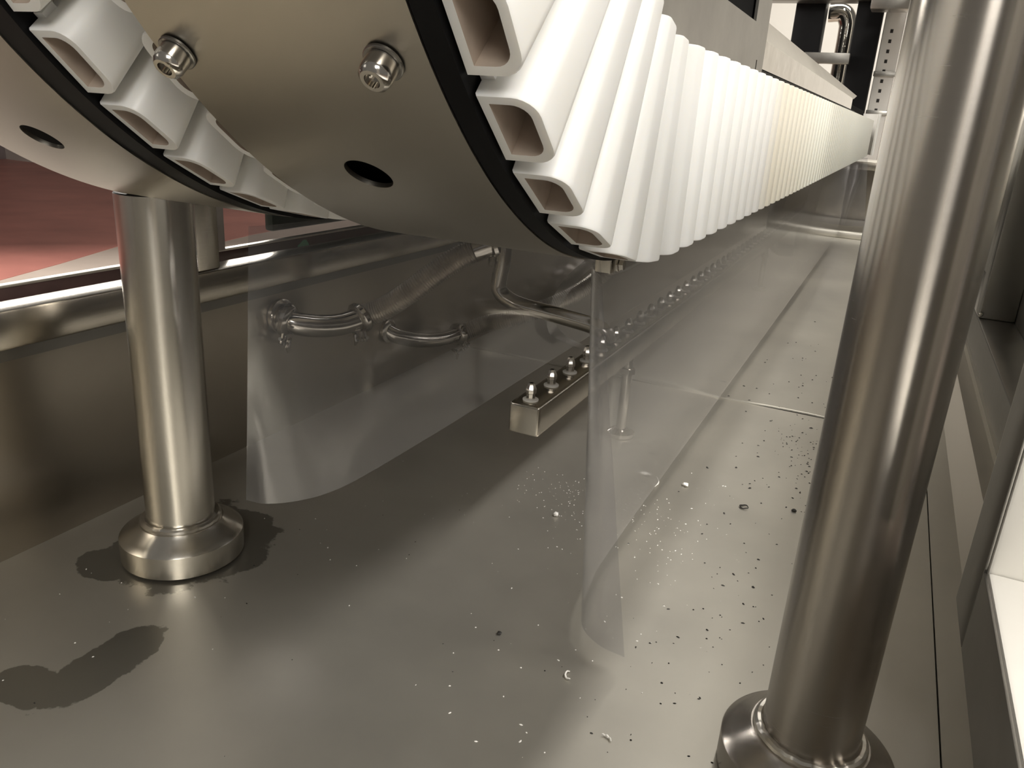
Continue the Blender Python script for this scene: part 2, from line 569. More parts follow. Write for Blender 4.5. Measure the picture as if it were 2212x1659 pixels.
up = box_part('upright', tank, M['brush_far'], 0.198, 0.262, 1.80, 1.87, 0.162, 1.7, r=0.004)
bm = bmesh.new(); add_lathe(bm, (0.200, 1.797, 0.170), (0, -1, 0), [(0, 0.0045), (0.003, 0.0045), (0.005, 0.002)], 16)
obj('screw', bm, M['chrome'], up)
box_part('backing_panel', tank, M['plate'], 0.262, 0.267, 0.56, 4.9, 0.150, 0.64, r=0.001)
box_part('near_ledge', tank, M['satin'], 0.085, 0.26, -0.5, 0.45, 0.23, 0.28, r=0.002)
box_part('upright', tank, M['satin'], 0.085, 0.26, 0.45, 0.52, 0.23, 1.3, r=0.002)

box_part('shade_sheet', tank, M['brush_far'], 0.0832, 0.0848, -0.5, 0.45, 0.229, 0.279, r=0.0004)  # dark sheet standing in for shade on the ledge's inner face
box_part('shade_sheet', tank, M['brush_far'], 0.0832, 0.0848, 0.4515, 0.507, 0.229, 1.3, r=0.0004)  # same stand-in for shade on the upright's inner face
box_part('lamp_blocker_skirt', tank, M['brush_far'], 0.255, 0.260, -0.55, 0.56, 0.14, 0.228, r=0.001)  # added panel blocking lamp rays under the near ledge
box_part('unseen_upper_rail', tank, M['rail'], -0.03, 0.26, 0.50, 4.9, 1.26, 1.31, r=0.003)  # added beam out of view, shades the right side of the floor
box_part('unseen_upper_rail', tank, M['rail'], -0.826, -0.66, 0.30, 4.9, 1.26, 1.31, r=0.003)
box_part('lamp_blocker_panel', tank, M['satin'], 0.262, 0.267, -0.55, -0.18, 0.28, 0.86, r=0.001)  # added panel out of view, keeps the front lamp off the left floor

# ------------------------------------------------------------------ support posts
def post(x, y, r, top, label, m):
    t = thing('support_post', label, 'post', (x, y, 0.0), 'round support posts')
    bm = bmesh.new(); add_lathe(bm, (x, y, 0.04), (0, 0, 1), [(0, r), (top - 0.04, r)], 64); obj('tube', bm, m, t)
    bm = bmesh.new(); add_lathe(bm, (x, y, top), (0, 0, 1), [(0, r), (0.0012, r - 0.001)], 48); obj('end_cap', bm, M['capdark'], t)  # dark cap added to mute the lamp-lit post top
    k = r / 0.036
    bm = bmesh.new()
    add_lathe(bm, (x, y, 0.0), (0, 0, 1), [(0.0, 0.060 * k), (0.002, 0.0635 * k), (0.0035, 0.0655 * k), (0.0285, 0.0655 * k), (0.030, 0.0643 * k), (0.034, 0.058 * k), (0.0405, 0.0475 * k), (0.044, 0.0445 * k)], 72)
    obj('base_flange', bm, m, t)
    bm = bmesh.new()
    pts = [(x + (r + 0.003) * math.cos(a), y + (r + 0.003) * math.sin(a), 0.0455 + random.uniform(-0.0006, 0.0006)) for a in [2 * math.pi * i / 72 for i in range(73)]]
    add_tube(bm, pts, 0.0042, 10, False)
    obj('weld_bead', bm, M['post'], t)
    return t


post(-0.654, 0.561, 0.036, 0.4015, 'round steel post at left, its flange standing in a wet patch', M['post'])
post(0.0222, 0.5690, 0.0368, 1.26, 'thick round steel post at right, leaning large across the frame', M['post_dark'])

# ------------------------------------------------------------------ drum-end guide units
CY, CZ, R = 0.6222, 0.8017, 0.4096
YE = 4.2                      # far end of the straight run


def cyl(x, th, r):
    return Vector((x, CY + r * math.sin(th), CZ - r * math.cos(th)))


def band_mesh(x0, x1, hole, th0=-150, straight=True, hr=0.0152):
    """outer cover of the drum end with a round access hole, continued by the flat underside"""
    bm = bmesh.new()
    hx, hth = hole
    hs = hr * 1.5
    dth = hs / R
    xs = [x0 + (hx - hs - x0) * i / 4 for i in range(5)] + [hx + hs + (x1 - hx - hs) * i / 4 for i in range(5)]
    ha = math.radians(hth)
    t0 = math.radians(th0)
    na = 60
    ths = [t0 + (ha - dth - t0) * i / na for i in range(na + 1)] + [ha + dth + (0 - ha - dth) * i / 24 for i in range(25)]
    grid = [[bm.verts.new(cyl(x, t, R)) for x in xs] for t in ths]
    for i in range(len(ths) - 1):
        for j in range(len(xs) - 1):
            if i == na:
                if j == 4:
                    continue
                strip = [[bm.verts.new(cyl(x, ths[i] + (ths[i + 1] - ths[i]) * q / 16, R)) for x in (xs[j], xs[j + 1])] for q in range(17)]
                for p, q in zip(strip, strip[1:]):
                    bm.faces.new((p[0], p[1], q[1], q[0]))
                continue
            bm.faces.new((grid[i][j], grid[i][j + 1], grid[i + 1][j + 1], grid[i + 1][j]))
    # ring round the hole
    n = 96
    circ, sq = [], []
    for k in range(n):
        a = 2 * math.pi * k / n
        c, s = math.cos(a), math.sin(a)
        circ.append(bm.verts.new(cyl(hx + hr * c, ha + hr * s / R, R)))
        q = max(abs(c), abs(s))
        sq.append(bm.verts.new(cyl(hx + hs * c / q, ha + hs * s / q / R, R)))
    for k in range(n):
        bm.faces.new((circ[k], circ[(k + 1) % n], sq[(k + 1) % n], sq[k]))
    if straight:
        last = grid[-1]
        for y in (CY + 0.6, CY + 1.6, YE):
            row = [bm.verts.new((x, y, CZ - R)) for x in xs]
            for j in range(len(xs) - 1):
                bm.faces.new((last[j], last[j + 1], row[j + 1], row[j]))
            last = row
    # rolled edges and the wall of the hole give the sheet its thickness
    th = 0.003
    for x in (x0, x1):
        prev = None
        for t in ths:
            pr = (bm.verts.new(cyl(x, t, R)), bm.verts.new(cyl(x, t, R - th)))
            if prev:
                bm.faces.new((prev[0], pr[0], pr[1], prev[1]))
            prev = pr
        pr = (bm.verts.new((x, YE, CZ - R)), bm.verts.new((x, YE, CZ - R + th)))
        bm.faces.new((prev[0], pr[0], pr[1], prev[1]))
    inn = [bm.verts.new(cyl(hx + hr * math.cos(2 * math.pi * k / n), ha + hr * math.sin(2 * math.pi * k / n) / R, R - th)) for k in range(n)]
    for k in range(n):
        bm.faces.new((circ[k], circ[(k + 1) % n], inn[(k + 1) % n], inn[k]))
    return bm


def solid(bm, th, inward=True):
    bmesh.ops.recalc_face_normals(bm, faces=list(bm.faces))
    bmesh.ops.solidify(bm, geom=list(bm.faces), thickness=th)
    return bm


def annulus(x0, x1, r0, r1, th0, th1, n=70):
    bm = bmesh.new()
    rows = []
    for k in range(n + 1):
        t = math.radians(th0 + (th1 - th0) * k / n)
        rows.append([bm.verts.new(cyl(x, t, r)) for x, r in ((x0, r0), (x1, r0), (x1, r1), (x0, r1))])
    for a, b in zip(rows, rows[1:]):
        for i in range(4):
            bm.faces.new((a[i], a[(i + 1) % 4], b[(i + 1) % 4], b[i]))
    bm.faces.new(rows[0]); bm.faces.new(list(reversed(rows[-1])))
    return bm


def cap_screw(parent, x, thd):
    th = math.radians(thd)
    p = cyl(x, th, R + 0.0008)
    n = Vector((0, math.sin(th), -math.cos(th)))
    bm = bmesh.new(); add_lathe(bm, p, n, [(0, 0.0102), (0.0012, 0.0102), (0.0016, 0.0097)], 32); w = obj('screw_washer', bm, M['brush_far'], parent)  # washer kept dark to suggest the shadow round the head
    bm = bmesh.new()
    add_lathe(bm, p + n * 0.0018, n, [(0, 0.0084), (0.007, 0.0084), (0.0098, 0.0076), (0.0112, 0.006), (0.0112, 0.0040), (0.0072, 0.0038)], 28)
    obj('screw_head', bm, M['chrome'], w)


def drum(x0, x1, label, hole, screws, gw):
    t = thing('guide_drum', label, 'guide drum', ((x0 + x1) / 2, CY, CZ))
    cb = obj('cover_band', band_mesh(x0, x1, hole), M['cover'], t, 50)
    me = cb.data
    nrm = []
    for p in me.polygons:
        for li in p.loop_indices:
            co = me.vertices[me.loops[li].vertex_index].co
            rad = Vector((0, min(0.0, co.y - CY), co.z - CZ)).normalized()
            d = p.normal.dot(rad)
            nrm.append(tuple(rad if d > 0.8 else (-rad if d < -0.8 else p.normal)))
    me.normals_split_custom_set(nrm)
    # dark core a little inside, so that holes look into a deep void
    obj('inner_core', annulus(x0 + 0.016, x1 - 0.006, 0.20, R - 0.014, -150, 0, 60), M['hole'], t)
    bm = bmesh.new(); add_box(bm, x0 + 0.016, x1 - 0.006, CY, YE, CZ - R + 0.04, CZ - R + 0.2); obj('inner_core', bm, M['hole'], t)
    # upper return run
    obj('inner_core', annulus(x0 + 0.016, x1 - 0.006, 0.20, R - 0.014, -180, -150, 16), M['hole'], t)
    obj('top_band', annulus(x0, x1, R - 0.003, R, -180, -150, 20), M['cover'], t)
    box_part('top_band', t, M['cover'], x0, x1, CY, YE, CZ + R - 0.003, CZ + R, r=0.001)
    bm = bmesh.new(); add_box(bm, x0 + 0.016, x1 - 0.006, CY, YE, CZ + R - 0.05, CZ + R - 0.014); obj('inner_core', bm, M['hole'], t)
    # black plastic chain guides on both faces, curved and straight
    for (a, b_) in ((x1 + 0.0006, x1 + gw),):
        obj('guide_ring', annulus(a, b_, 0.25, R - 0.0008, -150, 0), M['black'], t)
        bm = bmesh.new(); add_box(bm, a, b_, CY + 0.0005, YE, CZ - R + 0.001, CZ - 0.262); obj('guide_rail', bm, M['black'], t)
    for s in screws:
        cap_screw(t, *s)
    return t


drumB = drum(-0.367, -0.200, 'right-hand curved steel drum cover with two cap screws and a round hole', (-0.284, -33.0), [(-0.353, -46.2), (-0.224, -46.1), (-0.353, -85), (-0.224, -85)], 0.013)
drumA = drum(-0.652, -0.491, 'left-hand curved steel drum cover partly cut off at the left edge', (-0.573, -33.3), [(-0.638, -85), (-0.512, -85)], 0.023)


# side plate with a window and a slot, standing above the right chain
def plate_with_openings():
    bm = bmesh.new()
    x0, x1 = -0.199, -0.1955
    ys = [0.62, 0.80, 1.083, 1.1235, 1.131, 1.178]
    zs = [0.556, 0.5655, 0.580, 0.6205, 0.86, 1.02]
    def open_(i, j):
        return (i == 1 and j == 3) or (i == 3 and j == 1)
    vs = {}
    for x in (x0, x1):
        for i, y in enumerate(ys):
            for j, z in enumerate(zs):
                vs[(x, i, j)] = bm.verts.new((x, y, z))
    for i in range(len(ys) - 1):
        for j in range(len(zs) - 1):
            if open_(i, j):
                for (a, b_) in (((i, j), (i + 1, j)), ((i + 1, j), (i + 1, j + 1)), ((i + 1, j + 1), (i, j + 1)), ((i, j + 1), (i, j))):
                    bm.faces.new((vs[(x0, *a)], vs[(x0, *b_)], vs[(x1, *b_)], vs[(x1, *a)]))
                continue
            for x in (x0, x1):
                bm.faces.new((vs[(x, i, j)], vs[(x, i + 1, j)], vs[(x, i + 1, j + 1)], vs[(x, i, j + 1)]))
    n, m_ = len(ys) - 1, len(zs) - 1
    for i in range(n):
        for j in (0, m_):
            bm.faces.new((vs[(x0, i, j)], vs[(x0, i + 1, j)], vs[(x1, i + 1, j)], vs[(x1, i, j)]))
    for j in range(m_):
        for i in (0, n):
            bm.faces.new((vs[(x0, i, j)], vs[(x0, i, j + 1)], vs[(x1, i, j + 1)], vs[(x1, i, j)]))
    return bm


sp = thing('side_plate', 'flat grey steel plate with a black window above the white ribbed chain', 'plate', (-0.197, 0.9, 0.556))
obj('plate', plate_with_openings(), M['plate'], sp)
bm = bmesh.new(); add_box(bm, -0.2055, -0.2015, 0.64, 1.16, 0.60, 1.00); obj('dark_backing', bm, M['hole'], sp)  # dark panel added so the window reads black inside

# hood over the chain further along: polished upright face, satin sloping top
hd = thing('chain_hood', 'long folded bright steel hood over the chain beyond the side plate', 'hood', (-0.21, 2.2, 0.56))
bm = bmesh.new(); add_box(bm, -0.203, -0.199, 1.16, 3.15, 0.5735, 0.609); obj('front_face', bm, M['polish'], hd)
bm = bmesh.new(); add_prism(bm, [(0, 0)], 0, 0) if False else None
vv = [bm.verts.new(p) for p in ((-0.199, 1.16, 0.609), (-0.223, 1.16, 0.648), (-0.226, 1.16, 0.646), (-0.203, 1.16, 0.609),
                                (-0.199, 3.2, 0.609), (-0.223, 3.75, 0.640), (-0.226, 3.75, 0.638), (-0.203, 3.2, 0.609))]
for f in ((0, 1, 5, 4), (1, 2, 6, 5), (2, 3, 7, 6), (3, 0, 4, 7), (3, 2, 1, 0), (4, 5, 6, 7)):
    bm.faces.new([vv[i] for i in f])
obj('sloping_top', bm, M['hoodtop'], hd)
bm = bmesh.new(); add_box(bm, -0.2045, -0.2005, 1.17, 3.4, 0.5535, 0.573); obj('gap_shade_strip', bm, M['black'], hd)  # black strip stands in for the shade in the gap under the hood

# ------------------------------------------------------------------ gripper chains
L0, L1 = R - 0.004, 0.2475            # radial reach of a pad (outer end, inner end)


def pad_profile(w, depth, rad, n=6):
    """(t, d) outline, base on d = 0, far corners rounded"""
    h = w / 2
    pts = [(-h, 0.0)]
    for k in range(n + 1):
        a = math.pi - (math.pi / 2) * k / n
        pts.append((-h + rad + rad * math.cos(a), depth - rad + rad * math.sin(a)))
    for k in range(n + 1):
        a = math.pi / 2 - (math.pi / 2) * k / n
        pts.append((h - rad + rad * math.cos(a), depth - rad + rad * math.sin(a)))
    pts.append((h, 0.0))
    return pts


def pad_mesh(name, straight, lean=1):
    """hollow gripper pad; local x = outwards from the chain, y = along travel, z = towards the drum centre (0 at outer end)"""
    bm = bmesh.new()
    W, D, T = (0.0492 if straight else 0.0475), 0.031, 0.0055
    length = L0 - L1
    outer = pad_profile(W, D, 0.0165 if straight else 0.0125)
    inner = pad_profile(W - 2 * T, D - 2 * T, 0.0090)
    inner = [(a, b_ + T) for a, b_ in inner]

    def ring(poly, z, f, ins=0.0):
        return [bm.verts.new((d, t * f, z)) for t, d in poly]
    fi = 1.0 if straight else 0.62
    zs = [(0.0, 1.0), (length, fi)]
    oe = 0.0012
    small = [(a * 0.975, 0.0006 + b_ * 0.965) for a, b_ in outer]
    ro = [ring(small, 0.0, 1.0), ring(outer, oe, 1.0), ring(outer, length - oe, fi), ring(small, length, fi)]
    ri = [ring(inner, 0.0, 1.0), ring(inner, length, fi)]
    n = len(outer)
    for a, b_ in zip(ro, ro[1:]):
        for k in range(n):
            bm.faces.new((a[k], a[(k + 1) % n], b_[(k + 1) % n], b_[k]))
    for k in range(n):
        k2 = (k + 1) % n
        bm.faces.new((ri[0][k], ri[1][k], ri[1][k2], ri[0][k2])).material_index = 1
        bm.faces.new((ro[0][k], ri[0][k], ri[0][k2], ro[0][k2]))
        bm.faces.new((ro[-1][k], ro[-1][k2], ri[1][k2], ri[1][k]))
    # hinge knuckles along the root
    for i in range(5):
        z = 0.006 + i * (length - 0.02) / 4.6
        f = 1.0 + (fi - 1) * z / length
        for s in (-1, 1):
            y0, y1 = sorted((s * W / 2 * f - s * 0.002, s * (W / 2 * f + 0.0032)))
            add_box(bm, -0.0005, 0.007, y0, y1, z + (0.004 if s < 0 else 0.014), z + (0.014 if s < 0 else 0.023))
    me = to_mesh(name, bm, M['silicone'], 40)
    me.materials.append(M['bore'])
    return me


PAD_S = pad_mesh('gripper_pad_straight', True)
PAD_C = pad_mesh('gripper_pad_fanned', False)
PITCH = 0.0508


def place_pad(parent, mesh, x, s, side):
    o = bpy.data.objects.new('gripper_pad', mesh)
    if s < 0:
        th = s / R
        p = cyl(x, th, L0)
        rad = Vector((0, -math.sin(th), math.cos(th)))
        tan = Vector((0, math.cos(th), math.sin(th)))
    else:
        p = Vector((x, CY + s, CZ - L0))
        rad, tan = Vector((0, 0, 1)), Vector((0, 1, 0))
    out = Vector((side, 0, 0))
    if side < 0:
        tan = -tan
    mw = Matrix(((out.x, tan.x, rad.x, p.x), (out.y, tan.y, rad.y, p.y), (out.z, tan.z, rad.z, p.z), (0, 0, 0, 1)))
    COL.objects.link(o)
    o.parent = parent
    o.matrix_parent_inverse = Matrix.Translation(-world_off(parent))
    o.matrix_basis = mw
    return o


def chain(label, x, side, arc, s1, s_end):
    t = thing('gripper_chain', label, 'chain', (x, CY, CZ - R), 'white gripper chains')
    for th in arc:
        place_pad(t, PAD_C, x, math.radians(th) * R, side)
    s = s1
    while s < s_end:
        place_pad(t, PAD_S, x, s, side)
        s += PITCH
    # link bars behind the pads
    a, b_ = sorted((x - side * 0.0006, x - side * 0.0016))
    obj('link_strip', annulus(a, b_, L1 + 0.01, L0 - 0.012, -85, 0), M['ptfe'], t)
    bm = bmesh.new(); add_box(bm, a, b_, CY + 0.0003, CY + s_end, CZ - L0 + 0.012, CZ - L1 - 0.01); obj('link_strip', bm, M['ptfe'], t)
    return t


chain('long white ribbed gripper chain on the right side of the right drum', -0.1855, 1, (-81, -72.8, -64.6, -56.3, -48.1, -39.8, -31.6, -22.9, -14.0, -5.2), 0.028, YE - CY)
chain('white gripper chain on the left drum, only its hollow block ends showing', -0.4665, 1, (-76.8, -68.6, -60.4, -52.2, -44.0, -36.0, -28.0, -20.0, -12.0, -4.0), 0.024, YE - CY - 0.6)
chain('white gripper chain on the far side of the right drum, mostly hidden', -0.352, -1, (-76.8, -68.6, -60.4, -52.2, -44.0, -36.0, -28.0, -20.0, -12.0, -4.0), 0.024, 1.6)

# far turn of the right chain: translucent end guard and bright transfer table
fg = thing('end_guard', 'pale curved plastic guard around the far end of the white chain', 'guard', (-0.17, 4.3, 0.35))
bm = bmesh.new()
n = 16
rows = []
for k in range(n + 1):
    a = math.pi * k / n
    x, y = -0.28 + 0.14 * math.cos(a), 4.22 + 0.14 * math.sin(a)
    rows.append((bm.verts.new((x, y, 0.40)), bm.verts.new((x, y, 0.585))))
for a, b_ in zip(rows, rows[1:]):
    bm.faces.new((a[0], b_[0], b_[1], a[1]))
obj('curved_guard', solid(bm, 0.003), M['ptfe'], fg)
for k in range(0, n + 1, 2):
    a = math.pi * k / n
    x, y = -0.28 + 0.145 * math.cos(a), 4.22 + 0.145 * math.sin(a)
    bm = bmesh.new(); add_lathe(bm, (x, y, 0.40), (0, 0, 1), [(0, 0.006), (0.185, 0.006)], 10); obj('rib', bm, M['silicone'], fg)
tt = thing('transfer_table', 'bright steel shelf edge beyond the far end of the chain', 'table', (-0.1, 4.7, 0.34))
box_part('shelf', tt, M['hoodtop'], -0.5, 0.19, 4.5, 4.94, 0.345, 0.36, r=0.003)
box_part('front_lip', tt, M['rail'], -0.5, 0.19, 4.49, 4.50, 0.32, 0.36, r=0.002)

# ------------------------------------------------------------------ spray bar
BX = -0.346
sb = thing('spray_bar', 'square steel spray bar with a row of upright nozzles above the floor', 'spray bar', (BX, 1.18, 0.0))
obj('tube', rbox(BX - 0.020, BX + 0.020, 0.80, 4.15, 0.133, 0.172, r=0.0035, seg=3), M['rail'], sb)
bm = rbox(BX - 0.0175, BX + 0.0175, 0.7985, 0.8005, 0.1355, 0.1695, r=0.0008); obj('end_cap', bm, M['post'], sb)
NZ, WS = None, None
bm = bmesh.new()
add_lathe(bm, (0, 0, 0), (0, 0, 1), [(0, 0.0056), (0.0065, 0.0056), (0.0075, 0.0068), (0.011, 0.0070), (0.0185, 0.0042), (0.0195, 0.0034), (0.0195, 0.0022), (0.015, 0.0020)], 8)
NZ = to_mesh('nozzle', bm, M['chrome'], 20)
bm = bmesh.new()
add_lathe(bm, (0, 0, 0), (0, 0, 1), [(0, 0.0088), (0.0006, 0.0096), (0.0022, 0.0096), (0.0028, 0.0088)], 32)
WS = to_mesh('washer', bm, M['ptfe'], 40)
y = 0.8165
while y < 4.1:
    o = bpy.data.objects.new('nozzle', NZ); COL.objects.link(o)
    o.parent = sb; o.matrix_parent_inverse = Matrix.Translation(-world_off(sb)); o.location = (BX, y, 0.1748)
    w = bpy.data.objects.new('washer', WS); COL.objects.link(w)
    w.parent = o; w.location = (0, 0, -0.0028)
    y += 0.0637
for y in (1.18, 2.6, 3.9):
    bm = bmesh.new(); add_lathe(bm, (BX + 0.012, y, 0.0), (0, 0, 1), [(0.010, 0.0085), (0.133, 0.0085)], 24); l = obj('leg', bm, M['chrome'], sb)
    bm = bmesh.new(); add_lathe(bm, (BX + 0.012, y, 0.0), (0, 0, 1), [(0, 0.021), (0.002, 0.023), (0.008, 0.023), (0.012, 0.016), (0.014, 0.0087)], 32); obj('foot', bm, M['chrome'], l)
    bm = bmesh.new(); add_lathe(bm, (BX + 0.012, y, 0.108), (0, 0, 1), [(0, 0.0105), (0.001, 0.0125), (0.010, 0.0125), (0.011, 0.0105)], 6); obj('leg_nut', bm, M['chrome'], l)

# ------------------------------------------------------------------ pipes and hoses at the left wall
def clamp(parent, p, axis, r, tail):
    """two-piece tube clamp with a wing nut hanging along `tail`"""
    p = Vector(p); axis = Vector(axis).normalized(); tail = Vector(tail).normalized()
    bm = bmesh.new()
    add_lathe(bm, p - axis * 0.009, axis, [(0, r), (0.002, r + 0.004), (0.006, r + 0.007), (0.012, r + 0.007), (0.016, r + 0.004), (0.018, r)], 36)
    c = obj('clamp', bm, M['chrome'], parent)
    side = axis.cross(tail).normalized()
    bm = bmesh.new()
    for s in (-1, 1):
        q = p + tail * (r + 0.004) + side * s * 0.006
        add_tube(bm, [q, q + tail * 0.016], 0.0032, 8)
    q = p + tail * (r + 0.014)
    add_tube(bm, [q - side * 0.014, q + side * 0.028], 0.0026, 10)
    obj('clamp_bolt', bm, M['chrome'], c)
    bm = bmesh.new()
    q2 = q + side * 0.026
    add_tube(bm, [q2 + tail * 0.011 + side * 0.008, q2 + tail * 0.004, q2 - tail * 0.004, q2 - tail * 0.011 + side * 0.008], [0.002, 0.0042, 0.0042, 0.002], 10)
    obj('wing_nut', bm, M['chrome'], c)
    return c


def ribbed(path, r, pitch=0.0042, amp=0.0011):
    P = smooth_path(path, 60)
    L = [0]
    for a, b_ in zip(P, P[1:]):
        L.append(L[-1] + (b_ - a).length)
    rr = [r + amp * math.sin(2 * math.pi * s / pitch) for s in L]
    # resample evenly so ribs are regular
    N = int(L[-1] / pitch * 6)
    out, rad = [], []
    j = 0
    for k in range(N + 1):
        s = L[-1] * k / N
        while j < len(L) - 2 and L[j + 1] < s:
            j += 1
        f = (s - L[j]) / max(1e-9, L[j + 1] - L[j])
        out.append(P[j].lerp(P[j + 1], f)); rad.append(r + amp * math.sin(2 * math.pi * s / pitch))
    bm = bmesh.new()
    add_tube(bm, out, rad, 16)
    return bm


h1 = thing('braided_hose', 'nearer braided steel hose rising from a bright elbow on the left wall', 'hose', (-0.80, 0.90, 0.185), 'braided hoses behind the curtain')
el = smooth_path([(-0.80, 0.895, 0.186), (-0.777, 0.90, 0.178), (-0.755, 0.925, 0.171), (-0.74, 0.96, 0.168), (-0.728, 0.992, 0.172)], 8)
bm = bmesh.new(); add_tube(bm, el, 0.0175, 28); obj('elbow', bm, M['chrome'], h1)
bm = bmesh.new(); add_lathe(bm, (-0.799, 0.895, 0.186), (1, 0, 0), [(0, 0.026), (0.006, 0.026), (0.008, 0.02)], 32); obj('wall_flange', bm, M['chrome'], h1)
clamp(h1, (-0.786, 0.897, 0.181), (0.9, 0.25, -0.2), 0.0185, (0.1, -0.45, -0.85))
clamp(h1, (-0.726, 0.998, 0.174), (0.25, 0.7, 0.35), 0.0185, (0.25, -0.1, -0.95))
obj('braid', ribbed([(-0.722, 1.004, 0.177), (-0.695, 1.018, 0.190), (-0.655, 1.036, 0.222), (-0.605, 1.065, 0.268), (-0.562, 1.088, 0.296)], 0.0178), M['braid'], h1)
bm = bmesh.new(); add_tube(bm, [(-0.572, 1.083, 0.291), (-0.549, 1.094, 0.302)], 0.0195, 24); obj('ferrule', bm, M['chrome'], h1)

fp = thing('feed_pipe', 'bent steel feed pipe running from the hose to the spray bar', 'pipe', (-0.54, 1.1, 0.2))
clamp(fp, (-0.545, 1.098, 0.303), (0.55, 0.3, 0.2), 0.0165, (-0.1, -0.1, -1))
pp = smooth_path([(-0.545, 1.097, 0.303), (-0.531, 1.10, 0.300), (-0.530, 1.10, 0.275), (-0.534, 1.10, 0.250), (-0.534, 1.10, 0.232), (-0.520, 1.10, 0.219), (-0.492, 1.10, 0.211), (-0.43, 1.107, 0.2035), (-0.378, 1.112, 0.196), (-0.358, 1.115, 0.188), (-0.350, 1.116, 0.173)], 8)
bm = bmesh.new(); add_tube(bm, pp, 0.0128, 24); obj('pipe', bm, M['chrome'], fp)

h2 = thing('braided_hose', 'further braided steel hose running low from an elbow on the left wall', 'hose', (-0.80, 1.17, 0.09), 'braided hoses behind the curtain')
el = smooth_path([(-0.80, 1.18, 0.100), (-0.782, 1.195, 0.088), (-0.765, 1.235, 0.075), (-0.752, 1.29, 0.066), (-0.744, 1.345, 0.064)], 8)
bm = bmesh.new(); add_tube(bm, el, 0.0145, 24); obj('elbow', bm, M['chrome'], h2)
bm = bmesh.new(); add_lathe(bm, (-0.799, 1.18, 0.100), (1, 0, 0), [(0, 0.022), (0.006, 0.022), (0.008, 0.016)], 32); obj('wall_flange', bm, M['chrome'], h2)
clamp(h2, (-0.743, 1.352, 0.064), (0.15, 1, 0.02), 0.0155, (0.5, -0.1, -0.6))
obj('braid', ribbed([(-0.741, 1.36, 0.064), (-0.70, 1.39, 0.085), (-0.653, 1.40, 0.10), (-0.575, 1.45, 0.136), (-0.518, 1.50, 0.179), (-0.475, 1.52, 0.24), (-0.46, 1.53, 0.32)], 0.0165), M['braid'], h2)
bm = bmesh.new(); add_lathe(bm, (-0.46, 1.53, 0.31), (0, 0, 1), [(0, 0.018), (0.03, 0.018), (0.032, 0.012), (0.079, 0.012)], 24); obj('top_fitting', bm, M['chrome'], h2)

h3 = thing('drain_hose', 'dark looped hose hanging under the far part of the white chain', 'hose', (-0.29, 3.2, 0.3))
bm = bmesh.new(); add_tube(bm, smooth_path([(-0.262, 3.2, 0.390), (-0.270, 3.2, 0.30), (-0.280, 3.2, 0.20), (-0.290, 3.2, 0.11), (-0.285, 3.22, 0.045), (-0.27, 3.27, 0.03)], 10), 0.022, 16); obj('hose', bm, M['brush_far'], h3)
bm = bmesh.new(); add_tube(bm, smooth_path([(-0.34, 3.25, 0.390), (-0.375, 3.25, 0.33), (-0.402, 3.25, 0.22), (-0.405, 3.25, 0.12), (-0.38, 3.28, 0.05), (-0.33, 3.33, 0.035)], 10), 0.025, 16); obj('hose', bm, M['brush_far'], h3)

# ------------------------------------------------------------------ clear splash curtains
def curtain(rows_top, rows_bot, nz=14, n=10, th=0.0008):
    a = smooth_path([Vector(p) for p in rows_top], n)
    b_ = smooth_path([Vector(p) for p in rows_bot], n)
    bm = bmesh.new()
    grid = []
    for p, q in zip(a, b_):
        grid.append([bm.verts.new(p.lerp(q, (k / nz))) for k in range(nz + 1)])
    for g, h in zip(grid, grid[1:]):
        for k in range(nz):
            bm.faces.new((g[k], g[k + 1], h[k + 1], h[k]))
    return solid(bm, th)


cr = thing('splash_curtain', 'clear plastic splash curtain right of the spray bar, near end curled', 'curtain', (-0.215, 1.5, 0.39), 'clear splash curtains')
zt, zb = 0.363, 0.018
top = [(-0.199, 0.588, 0.392), (-0.2045, 0.594, 0.390), (-0.212, 0.606, 0.386), (-0.2155, 0.635, 0.372), (-0.2155, 0.70, zt), (-0.2155, 0.80, zt), (-0.2155, 1.2, zt), (-0.2155, 2.5, zt), (-0.2155, 4.1, zt)]
bot = [(-0.145, 0.613, 0.020), (-0.172, 0.619, 0.019), (-0.196, 0.638, zb), (-0.2085, 0.670, zb), (-0.217, 0.72, zb), (-0.2215, 0.80, zb), (-0.222, 1.2, zb), (-0.220, 2.5, 0.02), (-0.2155, 4.1, 0.03)]
obj('sheet', curtain(top, bot), M['vinyl'], cr, 60)
for y in (0.685, 1.25, 1.8, 2.4, 3.0, 3.6):
    bm = rbox(-0.232, -0.2165, y - 0.012, y + 0.012, 0.366, 0.3915, r=0.001); hg = obj('hanger', bm, M['post'], cr)
    bm = bmesh.new(); add_lathe(bm, (-0.214, y, 0.374), (1, 0, 0), [(0, 0.0075), (0.0015, 0.0075), (0.002, 0.0055), (0.006, 0.0055)], 6); obj('hanger_bolt', bm, M['chrome'], hg)

cl = thing('splash_curtain', 'clear plastic splash curtain left of the spray bar with bright curled corner', 'curtain', (-0.475, 1.5, 0.39), 'clear splash curtains')
top = [(-0.492, 0.517, 0.392), (-0.489, 0.55, 0.391), (-0.484, 0.60, 0.391), (-0.479, 0.68, 0.391), (-0.476, 0.80, 0.391), (-0.475, 1.0, 0.391), (-0.475, 1.25, 0.391), (-0.475, 1.6, 0.391), (-0.475, 4.0, 0.391)]
bot = [(-0.546, 0.552, 0.100), (-0.525, 0.558, 0.099), (-0.502, 0.580, 0.099), (-0.486, 0.615, 0.099), (-0.478, 0.675, 0.100), (-0.474, 0.88, 0.100), (-0.475, 1.13, 0.100), (-0.475, 1.5, 0.100), (-0.475, 4.0, 0.10)]
obj('sheet', curtain(top, bot), M['vinyl'], cl, 60)

